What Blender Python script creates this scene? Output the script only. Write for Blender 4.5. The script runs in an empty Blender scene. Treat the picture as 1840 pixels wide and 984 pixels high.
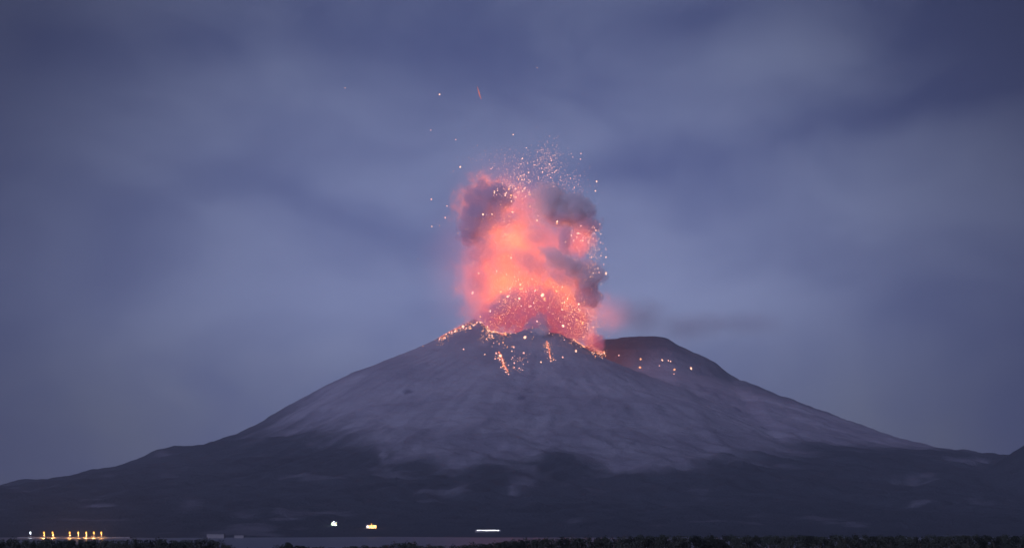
import bpy, bmesh, math, random
import numpy as np
from mathutils import Vector, Matrix

random.seed(7)
rng = np.random.default_rng(7)
SC = bpy.context.scene
COL = SC.collection
PI = math.pi

# ------------------------------------------------------------------ camera
F = 3557.0                       # focal length in photo pixels (1840 wide)
CX, HZ = 920.0, 935.0            # photo pixel column straight ahead, row of the horizon
CAM_H = 30.0
cam_d = bpy.data.cameras.new('camera')
cam_d.lens = F / 1840.0 * 36.0
cam_d.sensor_width = 36.0
cam_d.clip_start = 1.0
cam_d.clip_end = 120000.0
cam = bpy.data.objects.new('camera', cam_d)
COL.objects.link(cam)
PITCH = math.atan((HZ - 492.0) / F)
cam.location = (0, 0, CAM_H)
cam.rotation_euler = (PI / 2 + PITCH, 0, 0)
SC.camera = cam


def at(px, py, Y):
    """world point on the plane y = Y that lies behind a photo pixel"""
    cxn, cyn = (px - 920.0) / F, (492.0 - py) / F
    c, s = math.cos(PITCH), math.sin(PITCH)
    dx, dy, dz = cxn, c - cyn * s, s + cyn * c
    t = Y / dy
    return Vector((dx * t, Y, CAM_H + dz * t))


def pm(Y):
    """metres per photo pixel at distance Y"""
    return Y / F


# ------------------------------------------------------------------ render settings, exposure
SC.render.engine = 'CYCLES'
cy = SC.cycles
cy.use_denoising = True
cy.max_bounces = 7
cy.diffuse_bounces = 2
cy.glossy_bounces = 2
cy.volume_bounces = 3
cy.transparent_max_bounces = 24
cy.sample_clamp_indirect = 3.0
cy.volume_step_rate = 1.0
cy.volume_max_steps = 256
vs = SC.view_settings
vs.view_transform = 'Standard'
vs.look = 'None'
vs.exposure = 0.30
vs.gamma = 1.0

# ------------------------------------------------------------------ light directions
SUN_EL = math.radians(5.0)
SUN_AZ = math.radians(215.0)      # compass-like, 0 = +Y (towards the volcano); behind the camera, a little left

# ------------------------------------------------------------------ node helpers


class G:
    """tiny helper for writing node maths"""

    def __init__(self, nt):
        self.nt = nt

    def n(self, t, **kw):
        nd = self.nt.nodes.new(t)
        for k, v in kw.items():
            setattr(nd, k, v)
        return nd

    def put(self, sock, v):
        if v is None:
            return
        if isinstance(v, bpy.types.NodeSocket):
            self.nt.links.new(v, sock)
        else:
            sock.default_value = v

    def m(self, op, a, b=None, c=None, clamp=False):
        nd = self.n('ShaderNodeMath', operation=op, use_clamp=clamp)
        self.put(nd.inputs[0], a)
        if b is not None:
            self.put(nd.inputs[1], b)
        if c is not None:
            self.put(nd.inputs[2], c)
        return nd.outputs[0]

    def add(self, a, b): return self.m('ADD', a, b)
    def sub(self, a, b): return self.m('SUBTRACT', a, b)
    def mul(self, a, b): return self.m('MULTIPLY', a, b)

    def vm(self, op, a, b=None, scale=None):
        nd = self.n('ShaderNodeVectorMath', operation=op)
        self.put(nd.inputs[0], a)
        if b is not None:
            self.put(nd.inputs[1], b)
        if scale is not None:
            self.put(nd.inputs['Scale'], scale)
        return nd.outputs['Value'] if op in ('LENGTH', 'DOT_PRODUCT') else nd.outputs['Vector']

    def noise(self, vec, scale, detail=3.0, rough=0.5, dist=0.0, color=False):
        nd = self.n('ShaderNodeTexNoise')
        self.put(nd.inputs['Vector'], vec)
        self.put(nd.inputs['Scale'], scale)
        nd.inputs['Detail'].default_value = detail
        nd.inputs['Roughness'].default_value = rough
        nd.inputs['Distortion'].default_value = dist
        return nd.outputs['Color'] if color else nd.outputs['Fac']

    def sstep(self, x, a, b, lo=0.0, hi=1.0):
        nd = self.n('ShaderNodeMapRange', interpolation_type='SMOOTHSTEP')
        self.put(nd.inputs['Value'], x)
        self.put(nd.inputs['From Min'], a)
        self.put(nd.inputs['From Max'], b)
        nd.inputs['To Min'].default_value = lo
        nd.inputs['To Max'].default_value = hi
        return nd.outputs['Result']

    def mix(self, f, a, b, mode='MIX'):
        nd = self.n('ShaderNodeMix', data_type='RGBA', blend_type=mode)
        nd.clamp_factor = True
        self.put(nd.inputs[0], f)
        self.put(nd.inputs[6], a)
        self.put(nd.inputs[7], b)
        return nd.outputs[2]


def lin(r, g, b):
    f = lambda c: (c / 255 / 12.92) if c / 255 <= 0.04045 else ((c / 255 + 0.055) / 1.055) ** 2.4
    return (f(r), f(g), f(b), 1.0)


# ------------------------------------------------------------------ world: dusk sky with thin cloud
W = bpy.data.worlds.new('World')
SC.world = W
W.use_nodes = True
nt = W.node_tree
nt.nodes.clear()
g = G(nt)
tc = g.n('ShaderNodeTexCoord').outputs['Generated']
sky = g.n('ShaderNodeTexSky', sky_type='NISHITA')
sky.sun_disc = False
sky.sun_elevation = SUN_EL
sky.sun_rotation = SUN_AZ
sky.altitude = 50.0
sky.air_density = 1.0
sky.dust_density = 0.6
sky.ozone_density = 3.0
sep = g.n('ShaderNodeSeparateXYZ')
g.put(sep.inputs[0], tc)
warp = g.noise(tc, 7.0, 3.0, 0.5, color=True)
wsep = g.n('ShaderNodeSeparateXYZ')
g.put(wsep.inputs[0], warp)
az = g.m('ARCTAN2', sep.outputs['X'], sep.outputs['Y'])
el = g.m('ARCSINE', sep.outputs['Z'])
azw = g.add(az, g.mul(g.sub(wsep.outputs['X'], 0.5), 0.07))
elw = g.add(el, g.mul(g.sub(wsep.outputs['Y'], 0.5), 0.045))


def blob(px, py, wx, wy, ang=0.0, amp=1.0, warped=True):
    """a soft patch of cloud round a direction of the sky (given where the photo shows it)"""
    a0, e0 = math.atan((px - CX) / F), math.atan((HZ - py) / F)
    A, E_ = (azw, elw) if warped else (az, el)
    du, dv = g.sub(A, a0), g.sub(E_, e0)
    c, s = math.cos(math.radians(ang)), math.sin(math.radians(ang))
    u = g.mul(g.add(g.mul(du, c), g.mul(dv, s)), F / wx)
    v = g.mul(g.sub(g.mul(dv, c), g.mul(du, s)), F / wy)
    q = g.add(g.mul(u, u), g.mul(v, v))
    return g.mul(g.m('EXPONENT', g.mul(q, -1.0)), amp * 0.85)


# clear part: the physical sky, tinted by the dusk
clear = g.mix(0.0, sky.outputs[0], (1, 1, 1, 1))
clear = g.mix(1.0, clear, (0.62, 0.50, 1.0, 1), 'MULTIPLY')
CLEAR_GAIN = 0.026
clear = g.vm('SCALE', clear, scale=CLEAR_GAIN)
clear = g.mix(0.6, clear, lin(88, 102, 158))
# cloud cover
fb = g.noise(g.vm('MULTIPLY', tc, (1.0, 1.0, 1.7)), 9.0, 5.0, 0.50, 0.4)
cov = g.sstep(fb, 0.30, 0.74, 0.15, 0.65)
blobs = [
    (250, 215, 330, 90, -14, .30), (430, 130, 200, 80, -10, .12), (700, 230, 260, 80, -8, .22),
    (1330, 150, 330, 75, 12, .36), (1500, 130, 160, 60, 8, .16), (1180, 210, 160, 50, 14, .14),
    (1560, 420, 460, 130, 10, .36), (1780, 300, 200, 90, 16, .26), (1200, 520, 300, 160, 0, .20),
    (560, 540, 420, 200, 0, .26), (100, 600, 240, 260, 0, .18),
    (1660, 215, 170, 42, 14, -.50), (1780, 60, 220, 110, 0, -.45), (1250, 25, 260, 50, 0, -.30),
    (620, 60, 260, 60, 0, -.20), (330, 95, 120, 50, 0, -.12), (480, 330, 260, 28, -24, -.16),
    (1330, 275, 260, 32, 8, -.22), (1040, 240, 170, 110, 0, -.16), (60, 60, 130, 110, 0, -.30),
]
for b in blobs:
    cov = g.add(cov, blob(*b))
cov = g.m('MAXIMUM', g.m('MINIMUM', cov, 1.0), 0.0)
# cloud colour: blue grey, greyer towards the horizon
cl_lo, cl_hi = lin(120, 125, 127), lin(134, 145, 182)
cloud = g.mix(g.sstep(el, 0.02, 0.12), cl_lo, cl_hi)
base = g.mix(g.mul(cov, 0.9), clear, cloud)
# lens vignetting put into the sky: it dims to the sides and the zenith
side = g.m('EXPONENT', g.mul(g.m('POWER', g.m('ABSOLUTE', g.m('DIVIDE', g.add(az, -0.0), 0.215)), 2.6), -1.0))
side = g.add(g.mul(side, 0.94), 0.24)
topf = g.sstep(el, 0.10, 0.29, 1.0, 0.52)
gain = g.mul(side, topf)
final = g.vm('SCALE', base, scale=gain)
bg = g.n('ShaderNodeBackground')
g.put(bg.inputs['Color'], final)
bg.inputs['Strength'].default_value = 1.0
out = g.n('ShaderNodeOutputWorld')
nt.links.new(bg.outputs[0], out.inputs['Surface'])
W.cycles.sampling_method = 'MANUAL'
W.cycles.sample_map_resolution = 512

# weak, very soft "sun": the twilight behind the viewer
sd = bpy.data.lights.new('sun', 'SUN')
sd.energy = 2.1
sd.angle = math.radians(35)
sd.color = (0.58, 0.60, 1.0)
sun = bpy.data.objects.new('sun', sd)
COL.objects.link(sun)
sdir = Vector((math.sin(SUN_AZ) * math.cos(math.radians(28)), math.cos(SUN_AZ) * math.cos(math.radians(28)), math.sin(math.radians(28))))
sun.rotation_euler = sdir.to_track_quat('Z', 'Y').to_euler()

# ------------------------------------------------------------------ object helpers


def tag(o, label=None, cat=None, group=None, kind=None):
    if label: o['label'] = label
    if cat: o['category'] = cat
    if group: o['group'] = group
    if kind: o['kind'] = kind
    return o


def link(name, me, mat=None, parent=None, loc=None):
    o = bpy.data.objects.new(name, me)
    COL.objects.link(o)
    if mat is not None:
        me.materials.append(mat) if len(me.materials) == 0 else None
    if parent is not None:
        o.parent = parent
    if loc is not None:
        o.location = loc
    return o


def empty(name, loc=(0, 0, 0), rz=0.0):
    o = bpy.data.objects.new(name, None)
    COL.objects.link(o)
    o.location = loc
    o.rotation_euler = (0, 0, rz)
    o.empty_display_size = 5
    return o


def bm_mesh(name, bm, smooth=False):
    me = bpy.data.meshes.new(name)
    if smooth:
        for f in bm.faces:
            f.smooth = True
    bm.to_mesh(me)
    bm.free()
    return me


def np_mesh(name, V, Q, smooth=True):
    me = bpy.data.meshes.new(name)
    V = np.asarray(V, dtype=np.float32)
    Q = np.asarray(Q, dtype=np.int32)
    k = Q.shape[1]
    me.vertices.add(len(V))
    me.vertices.foreach_set('co', V.ravel())
    me.loops.add(Q.size)
    me.loops.foreach_set('vertex_index', Q.ravel())
    me.polygons.add(len(Q))
    me.polygons.foreach_set('loop_start', np.arange(len(Q), dtype=np.int32) * k)
    me.polygons.foreach_set('use_smooth', np.full(len(Q), smooth))
    me.update(calc_edges=True)
    return me


def add_box(bm, c, s, rz=0.0):
    m = Matrix.Translation(c) @ Matrix.Rotation(rz, 4, 'Z') @ Matrix.Diagonal((s[0], s[1], s[2], 1))
    bmesh.ops.create_cube(bm, size=1.0, matrix=m)


def add_tube(bm, pts, radii, seg=8):
    rings = []
    n = len(pts)
    for i, p in enumerate(pts):
        p = Vector(p)
        d = (Vector(pts[min(i + 1, n - 1)]) - Vector(pts[max(i - 1, 0)])).normalized()
        a = d.orthogonal().normalized()
        b = d.cross(a)
        r = radii[i] if hasattr(radii, '__len__') else radii
        rings.append([bm.verts.new(p + (a * math.cos(2 * PI * k / seg) + b * math.sin(2 * PI * k / seg)) * r) for k in range(seg)])
    for i in range(n - 1):
        for k in range(seg):
            try:
                bm.faces.new((rings[i][k], rings[i][(k + 1) % seg], rings[i + 1][(k + 1) % seg], rings[i + 1][k]))
            except ValueError:
                pass
    bm.faces.new(rings[0][::-1])
    bm.faces.new(rings[-1])


# ------------------------------------------------------------------ numpy noise
_perm = rng.permutation(512)
_grad = rng.uniform(0, 2 * PI, 512)


def perlin(x, y, seed=0):
    xi, yi = np.floor(x).astype(np.int64), np.floor(y).astype(np.int64)
    xf, yf = x - xi, y - yi
    u, v = xf ** 3 * (xf * (xf * 6 - 15) + 10), yf ** 3 * (yf * (yf * 6 - 15) + 10)

    def gr(ix, iy, dx, dy):
        h = _perm[(_perm[(ix + seed * 17) & 511] + iy) & 511]
        a = _grad[h]
        return np.cos(a) * dx + np.sin(a) * dy
    a = gr(xi, yi, xf, yf)
    b = gr(xi + 1, yi, xf - 1, yf)
    c = gr(xi, yi + 1, xf, yf - 1)
    d = gr(xi + 1, yi + 1, xf - 1, yf - 1)
    return ((a * (1 - u) + b * u) * (1 - v) + (c * (1 - u) + d * u) * v) * 1.5


def fbm(x, y, oct=4, seed=0, gain=0.5):
    s, a = 0, 1.0
    for i in range(oct):
        s = s + a * perlin(x * 2 ** i, y * 2 ** i, seed + i)
        a *= gain
    return s


def ridged(x, y, oct=3, seed=0):
    s, a = 0, 1.0
    for i in range(oct):
        s = s + a * (1 - np.abs(perlin(x * 2 ** i, y * 2 ** i, seed + i)) * 1.6)
        a *= 0.5
    return s / 1.75


def sst(x, a, b):
    t = np.clip((x - a) / (b - a), 0, 1)
    return t * t * (3 - 2 * t)


# ------------------------------------------------------------------ the volcano's relief
CRX, CRY = 85.0, 9080.0           # crater centre
BKX, BKY = 640.0, 9750.0          # northern summit behind

RL = np.array([0, 255, 290, 435, 536, 688, 840, 992, 1068, 1219, 1346, 1523, 1650, 1751, 1865, 2080, 2282, 2409, 2900, 3500, 4200, 5000, 5480, 5700, 6500, 20000.])
ZL = np.array([980, 938, 925, 852, 807, 751, 695, 617, 574, 493, 427, 368, 362, 331, 285, 240, 215, 194, 150, 96, 52, 16, 3, -6, -30, -60.])
RF = np.array([0, 255, 400, 600, 800, 1000, 1300, 1600, 2000, 2500, 3000, 3500, 4200, 5000, 5440, 5700, 6500, 20000.])
ZF = np.array([930, 872, 800, 715, 640, 570, 478, 392, 292, 204, 146, 100, 56, 18, 4, -6, -30, -60.])
RB = np.array([0, 90, 140, 250, 360, 488, 690, 830, 1006, 1220, 1390, 1520, 1760, 1900, 2600, 3600, 4800, 6000, 20000.])
ZB = np.array([926, 924, 916, 872, 830, 728, 640, 588, 522, 448, 402, 380, 352, 345, 230, 110, 20, -20, -60.])


def terrain(X, Y, detail=True):
    dx, dy = X - CRX, Y - CRY
    r = np.hypot(dx, dy) + 1e-6
    th = np.arctan2(dx, -dy)          # 0 towards the camera, -pi/2 left, +pi/2 right
    left = sst(-np.sin(th) * 1.0, 0.15, 1.0)
    right = sst(np.sin(th), 0.3, 1.0)
    rr = r
    if detail:
        rr = r + 26 * perlin(X / 420, Y / 420, 3) * sst(r, 300, 900)
    zl, zf = np.interp(rr, RL, ZL), np.interp(rr, RF, ZF)
    z = zl * left + zf * (1 - left)
    z = z - right * (1 - sst(r, 600, 1800)) * 58 * sst(r, 120, 300)
    # crater: an open bowl inside the rim
    rim = 250 + 16 * perlin(th * 2.2, th * 0 + 4.2, 5)
    rimz = 872 + 80 * np.exp(-((th + 1.52) / 0.50) ** 2) + 16 * perlin(th * 5, th * 0 + 1.7, 9) * detail
    rimz = rimz - 66 * sst(np.abs(th - 1.6), 1.2, 0.2)
    bowl = rimz - 120 * (1 - np.clip(r / rim, 0, 1) ** 2.2)
    z = np.where(r < rim, np.minimum(bowl, rimz), z + (rimz - np.interp(250, RF, ZF) * (1 - left) - np.interp(250, RL, ZL) * left + right * 45) * np.exp(-(r - rim) / 110))
    # northern summit
    bx, by = X - BKX, Y - BKY
    rb = np.hypot(bx, by * 0.8)
    flat = np.hypot(np.maximum(np.abs(bx + 50) - 90, 0), by * 0.8)
    zb = np.interp(np.where(bx > 0, rb, np.minimum(rb, flat + 90)), RB, ZB)
    zb = zb - 40 * sst(-by, 1200, 3000)
    k = 22.0
    z = np.maximum(z, zb) + k * 0.25 * np.clip(1 - np.abs(z - zb) / k, 0, None) ** 2
    cor = np.interp(X, [-2600, -2350, -1900, -1500, -1300, -1000, -500, -100, 750, 820, 930, 1040, 1120, 1310, 1640, 1900, 2000, 2200, 2420, 2600],
                    [-42, -38, -32, -18, -25, -14, -4, 0, 0, -15, -28, -40, -22, -22, -28, -40, -45, -52, -52, -30])
    z = z + cor * sst(Y, 6500, 7800) * sst(r, 250, 700)
    # small hill that closes the view on the far right
    z = np.maximum(z, 425 * np.exp(-(((X - 2000) / 520) ** 2 + ((Y - 6400) / 900) ** 2)) - 4)
    if detail:
        lr = np.log(np.maximum(r, 120) / 100.0)
        w = perlin(X / 700, Y / 700, 21) * 0.35
        gul = ridged(th * 7.0 + w * 2 + 40, lr * 1.6 + 9, 3, 31)
        gul2 = ridged(th * 19.0 + w * 3 + 80, lr * 2.6 + 5, 3, 41)
        amp = sst(r, 320, 1500) * sst(6200 - r, 0, 2500)
        z = z + amp * (((gul - 0.72) * 34 + (gul2 - 0.72) * 15) * (0.35 + 0.65 * sst(r, 1500, 2400)))
        z = z + fbm(X / 130, Y / 130, 4, 51) * 7 * sst(r, 250, 1500) * sst(z, -5, 60)
        z = z + fbm(X / 60, Y / 60, 3, 61) * 3.0 * sst(r, 200, 400) * sst(z, -5, 30)
        # crag at the front of the rim and the notch it stands in
        z = z + 26 * np.exp(-(((X - 112) / 34) ** 2 + ((Y - 8815) / 40) ** 2))
    return z


def graded(lo, a, b, hi, step, nout):
    core = np.arange(a, b, step)
    l = a - (np.linspace(0, 1, nout + 1)[1:] ** 1.8) * (a - lo)
    h = b + (np.linspace(0, 1, nout + 1) ** 1.8) * (hi - b)
    return np.concatenate([l[::-1], core, h])


def heightfield(name, xs, ys, fn, mat, attrs=None):
    X, Y = np.meshgrid(xs, ys)
    Z = fn(X, Y)
    V = np.stack([X, Y, Z], -1).reshape(-1, 3)
    nx, ny = len(xs), len(ys)
    i = (np.arange(ny - 1)[:, None] * nx + np.arange(nx - 1)[None, :]).ravel()
    Q = np.stack([i, i + 1, i + nx + 1, i + nx], -1)
    me = np_mesh(name, V, Q)
    for an, fn2 in (attrs or {}).items():
        A = me.attributes.new(an, 'FLOAT', 'POINT')
        A.data.foreach_set('value', fn2(X, Y, Z).astype(np.float32).ravel())
    return link(name, me, mat)


def veg_cover(X, Y, Z):
    dx, dy = X - CRX, Y - CRY
    r = np.hypot(dx, dy)
    th = np.arctan2(dx, -dy)
    tb = np.interp(th, [-3.2, -1.6, -1.09, -.80, -.54, -.32, -.24, -.22, -.18, -.11, -.05, 0, .04, .09, .12, .19, .27, .36, .62, .82, 1.18, 1.5, 3.2],
                   [1250, 1200, 1200, 1350, 1541, 1824, 2050, 2290, 2150, 2370, 2150, 2116, 1990, 2076, 2374, 2386, 2200, 1975, 1700, 1690, 1750, 2100, 2300])
    tb = tb + fbm(th * 9, r / 900, 4, 71, .6) * 130
    v = sst(r - tb, -300, 330)
    v = np.maximum(v, 0.40 * sst(r, 900, 2250) + 0.12 * sst(-np.sin(th), .3, 1) * sst(r, 500, 1200))      # thin growth on the lower ash slopes
    v = np.maximum(v, 0.42 * sst(X + 0.25 * (Y - 9400), 330, 560) * sst(Y, 9050, 9350) + 0.0 * X)
    # bare gullies reach down into the green
    lr = np.log(np.maximum(r, 120) / 100.0)
    gl = ridged(th * 16 + 3, lr * 1.1, 2, 81)
    v = v * (1 - 0.75 * sst(gl, 0.80, 0.97) * sst(tb + 650 - r, 0, 500))
    # clearings and lahar fans lower down
    cl = fbm(X / 330 + 3, Y / 520, 4, 91, .6)
    v = v * (1 - 0.22 * sst(cl, 0.50, 0.80))
    for px, py, wx, wy, sk, am in [(688, 818, 5, 16, -3, .7), (700, 793, 10, 8, 0, .5), (940, 868, 20, 12, 6, .45), (922, 884, 5, 8, -3, .5), (960, 850, 8, 8, 0, .35), (345, 905, 16, 5, 0, .4), (440, 925, 18, 5, 4, .3),
                                   (1125, 838, 12, 5, -10, .7), (1030, 938, 12, 5, 0, .3), (1180, 948, 10, 4, 0, .25), (745, 805, 8, 10, 0, .4), (850, 812, 10, 8, 3, .5), (905, 805, 10, 7, 6, .5), (830, 870, 12, 8, 3, .2), (175, 908, 30, 2, 0, .35)]:
        v = v * (1 - 0.75 * am * np.clip(1.3 * patch(X, Y, px, py, wx, wy, sk), 0, 1))
    return v



_YS = np.arange(4200.0, 10400.0, 6.0)


def ground_hit(px, py):
    a, b = at(px, py, 1000.0), at(px, py, 2000.0)
    X = a.x + (b.x - a.x) * (_YS - 1000) / 1000
    Z = a.z + (b.z - a.z) * (_YS - 1000) / 1000
    T = terrain(X, _YS)
    i = np.nonzero(T >= Z)[0]
    if len(i) == 0:
        i = [int(np.argmax(T - Z))]
    i = i[0]
    return Vector((X[i], _YS[i], T[i]))


def patch(X, Y, px, py, wx, wy, sk=0.0):
    c, u, d = ground_hit(px, py), ground_hit(px + sk, py - wy), ground_hit(px - sk, py + wy)
    sy = max(abs(u.y - d.y) * 0.5, 20)
    k = (u.x - d.x) / max(u.y - d.y, 1)
    return np.exp(-((X - c.x - k * (Y - c.y)) / (wx * pm(c.y))) ** 2 - ((Y - c.y) / sy) ** 2)


def outcrops(X, Y, Z):
    a = 0 * X
    for px, py, wx, wy, sk, am in [(734, 706, 14, 5, 0, .8), (938, 713, 12, 7, 3, .9), (955, 703, 6, 6, 5, .6), (1265, 700, 12, 12, -14, .75), (1290, 712, 10, 10, -12, .8), (1325, 735, 9, 6, -6, .8),
                                   (812, 742, 6, 4, 0, .6), (960, 640, 12, 10, 6, .5), (1015, 655, 7, 18, -3, .55), (1025, 690, 8, 14, -6, .45), (800, 678, 6, 12, 1, .45), (785, 676, 5, 14, 1, .4), (830, 680, 5, 12, 0, .35),
                                   (1140, 795, 7, 4, 0, .6), (1370, 768, 12, 3, 0, .6), (1170, 672, 40, 6, -12, .35), (975, 735, 7, 10, 2, .4), (1185, 640, 34, 8, 0, .35), (885, 618, 8, 12, 0, .45)]:
        a = np.maximum(a, am * patch(X, Y, px, py, wx, wy, sk))
    return a


def streaks(X, Y, Z):
    dx, dy = X - CRX, Y - CRY
    r = np.hypot(dx, dy)
    th = np.arctan2(dx, -dy)
    lr = np.log(np.maximum(r, 120) / 100.0)
    w = perlin(X / 300, Y / 300, 111) * 0.5
    a = fbm(th * 26 + w, lr * 2.2, 4, 121, .6)
    return np.clip(0.5 + a * 0.75, 0, 1) * sst(r, 260, 700)


# ---- materials of the ground


def surf_mat(name, build):
    m = bpy.data.materials.new(name)
    m.use_nodes = True
    t = m.node_tree
    t.nodes.clear()
    gg = G(t)
    o = gg.n('ShaderNodeOutputMaterial')
    build(gg, o)
    return m


def principled(gg, o, col, rough=0.9, bump=None, dist=1.0, emis=None, estr=0.0, spec=0.2, strength=1.0):
    p = gg.n('ShaderNodeBsdfPrincipled')
    gg.put(p.inputs['Base Color'], col)
    gg.put(p.inputs['Roughness'], rough)
    p.inputs['Specular IOR Level'].default_value = spec
    if emis is not None:
        gg.put(p.inputs['Emission Color'], emis)
        gg.put(p.inputs['Emission Strength'], estr)
    if bump is not None:
        b = gg.n('ShaderNodeBump')
        b.inputs['Distance'].default_value = dist
        b.inputs['Strength'].default_value = strength
        gg.put(b.inputs['Height'], bump)
        gg.nt.links.new(b.outputs[0], p.inputs['Normal'])
    gg.nt.links.new(p.outputs[0], o.inputs['Surface'])
    return p


def b_volcano(gg, o):
    pos = gg.n('ShaderNodeNewGeometry').outputs['Position']
    a = gg.n('ShaderNodeAttribute', attribute_name='veg').outputs['Fac']
    nf = gg.noise(pos, 0.018, 4, 0.6)
    ncoarse = gg.noise(pos, 0.0035, 4, 0.55)
    v = gg.m('MINIMUM', gg.m('MAXIMUM', gg.add(a, gg.mul(gg.mul(gg.sub(nf, 0.5), 3.2), gg.mul(a, gg.sub(1.0, a)))), 0.0), 1.0)
    ash = gg.mix(gg.sstep(ncoarse, 0.35, 0.65), (0.21, 0.20, 0.24, 1), (0.28, 0.27, 0.31, 1))
    rock = gg.sstep(gg.noise(gg.vm('MULTIPLY', pos, (1, 1, .35)), 0.009, 5, 0.6), 0.63, 0.72)
    ash = gg.mix(gg.mul(rock, 0.45), ash, (0.16, 0.15, 0.18, 1))
    stk = gg.n('ShaderNodeAttribute', attribute_name='streak').outputs['Fac']
    ash = gg.mix(gg.mul(gg.sstep(stk, 0.45, 0.9), 0.42), ash, (0.16, 0.15, 0.19, 1))
    pch = gg.n('ShaderNodeAttribute', attribute_name='outcrop').outputs['Fac']
    ash = gg.mix(gg.sstep(gg.add(pch, gg.mul(gg.sub(nf, 0.5), 2.0)), 0.25, 1.0), ash, (0.10, 0.095, 0.13, 1))
    ash = gg.mix(gg.sstep(nf, 0.30, 0.75), gg.vm('SCALE', ash, scale=0.90), ash)
    green = gg.mix(nf, (0.014, 0.021, 0.028, 1), (0.040, 0.048, 0.058, 1))
    col = gg.mix(v, ash, green)
    bump = gg.add(gg.mul(gg.noise(pos, 0.05, 5, 0.65), 1.0), gg.mul(gg.noise(pos, 0.15, 3, .6), gg.mul(v, 0.8)))
    principled(gg, o, col, 0.95, bump, 9.0, spec=0.05, strength=0.7)


M_VOLC = surf_mat('volcano_ground', b_volcano)
xs = graded(-15000, -2900, 3000, 15000, 14, 40)
ys = graded(3000, 3380, 10300, 22000, 14, 24)
terr = heightfield('volcano_terrain', xs, ys, terrain, M_VOLC, {'veg': veg_cover, 'streak': streaks, 'outcrop': outcrops})
tag(terr, 'broad grey volcano with ash covered summit above a dark wooded foot', kind='structure')


def ground_z(x, y):
    return float(terrain(np.array([x]), np.array([y]))[0])


# ---- sea
def b_sea(gg, o):
    pos = gg.n('ShaderNodeNewGeometry').outputs['Position']
    n1 = gg.noise(gg.vm('MULTIPLY', pos, (1, .5, 1)), 0.35, 4, 0.6)
    principled(gg, o, (0.035, 0.036, 0.048, 1), 0.5, n1, 0.5, spec=0.5, strength=0.6)


M_SEA = surf_mat('sea_water', b_sea)
bm = bmesh.new()
rings = [1, 400, 1200, 3000, 8000, 20000, 50000]
prev = None
for R_ in rings:
    cur = [bm.verts.new((R_ * math.sin(2 * PI * k / 72), 3000 + R_ * math.cos(2 * PI * k / 72), 0)) for k in range(72)]
    if prev is None:
        bm.faces.new(cur[::-1])
    else:
        for k in range(72):
            bm.faces.new((prev[k], cur[k], cur[(k + 1) % 72], prev[(k + 1) % 72]))
    prev = cur
bmesh.ops.recalc_face_normals(bm, faces=bm.faces)
sea = link('sea', bm_mesh('sea', bm), M_SEA)
tag(sea, 'calm dark bay water between the near shore and the volcano', kind='structure')


# ------------------------------------------------------------------ air between the viewer and the volcano
HAZE_D = 3.4e-5
bm = bmesh.new()
add_box(bm, (0, 8500, 1135), (24000, 19000, 2400))
haze_me = bm_mesh('haze', bm)


def vol_mat(name, build, step=1.0):
    m = bpy.data.materials.new(name)
    m.use_nodes = True
    t = m.node_tree
    t.nodes.clear()
    gg = G(t)
    o = gg.n('ShaderNodeOutputMaterial')
    build(gg, o)
    try:
        m.cycles.volume_step_rate = step
    except Exception:
        pass
    return m


def b_haze(gg, o):
    p = gg.n('ShaderNodeVolumePrincipled')
    p.inputs['Color'].default_value = (0.80, 0.84, 1.0, 1)
    p.inputs['Density'].default_value = HAZE_D
    p.inputs['Anisotropy'].default_value = 0.2
    gg.nt.links.new(p.outputs[0], o.inputs['Volume'])


haze = link('haze', haze_me, vol_mat('haze_air', b_haze))
tag(haze, 'thin blue evening haze over the bay and the slopes', kind='stuff')

# ------------------------------------------------------------------ eruption plume


def lump_mesh(seed, sub=4, amp=0.03):
    """unit billow: a lumpy closed shell"""
    bm = bmesh.new()
    bmesh.ops.create_icosphere(bm, subdivisions=sub, radius=1.0)
    r_ = random.Random(seed)
    off = Vector((r_.uniform(0, 50), r_.uniform(0, 50), r_.uniform(0, 50)))
    from mathutils import noise as mn
    for v in bm.verts:
        d = v.co.normalized()
        k = 1 + amp * mn.fractal(d * 1.7 + off, 0.8, 2.1, 4)
        v.co = d * k * 1.26
    return bm_mesh('billow', bm, True)


def b_ash(dens, col, soft, em=None, estr=0.0, nscale=0.011, namp=1.1, aniso=0.0, detail=4, puff=0.0):
    """DENS is the extinction per metre in the middle of a billow, ESTR what its incandescent part gives off per metre"""
    def f(gg, o):
        t = gg.n('ShaderNodeTexCoord').outputs['Object']
        pos = gg.n('ShaderNodeNewGeometry').outputs['Position']
        r = gg.vm('LENGTH', t)
        n = gg.noise(pos, nscale, detail, 0.60, 0.5)
        e = gg.add(gg.sub(0.86, r), gg.mul(gg.sub(n, 0.5), namp))
        if puff:
            v = gg.n('ShaderNodeTexVoronoi')
            gg.put(v.inputs['Vector'], gg.vm('ADD', pos, gg.vm('SCALE', gg.noise(pos, 0.02, 2, color=True), scale=30.0)))
            v.inputs['Scale'].default_value = 0.020
            e = gg.add(e, gg.mul(gg.sub(0.45, v.outputs['Distance']), puff))
        d = gg.mul(gg.sstep(e, 0.0, soft), gg.sstep(r, 0.95, 1.22, 1.0, 0.0))
        p = gg.n('ShaderNodeVolumePrincipled')
        p.inputs['Color'].default_value = (*col, 1)
        gg.put(p.inputs['Density'], gg.mul(d, dens))
        p.inputs['Anisotropy'].default_value = aniso
        if em is not None:
            gg.put(p.inputs['Emission Strength'], gg.mul(d, estr))
            p.inputs['Emission Color'].default_value = (*em, 1)
        gg.nt.links.new(p.outputs[0], o.inputs['Volume'])
    return f


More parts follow.
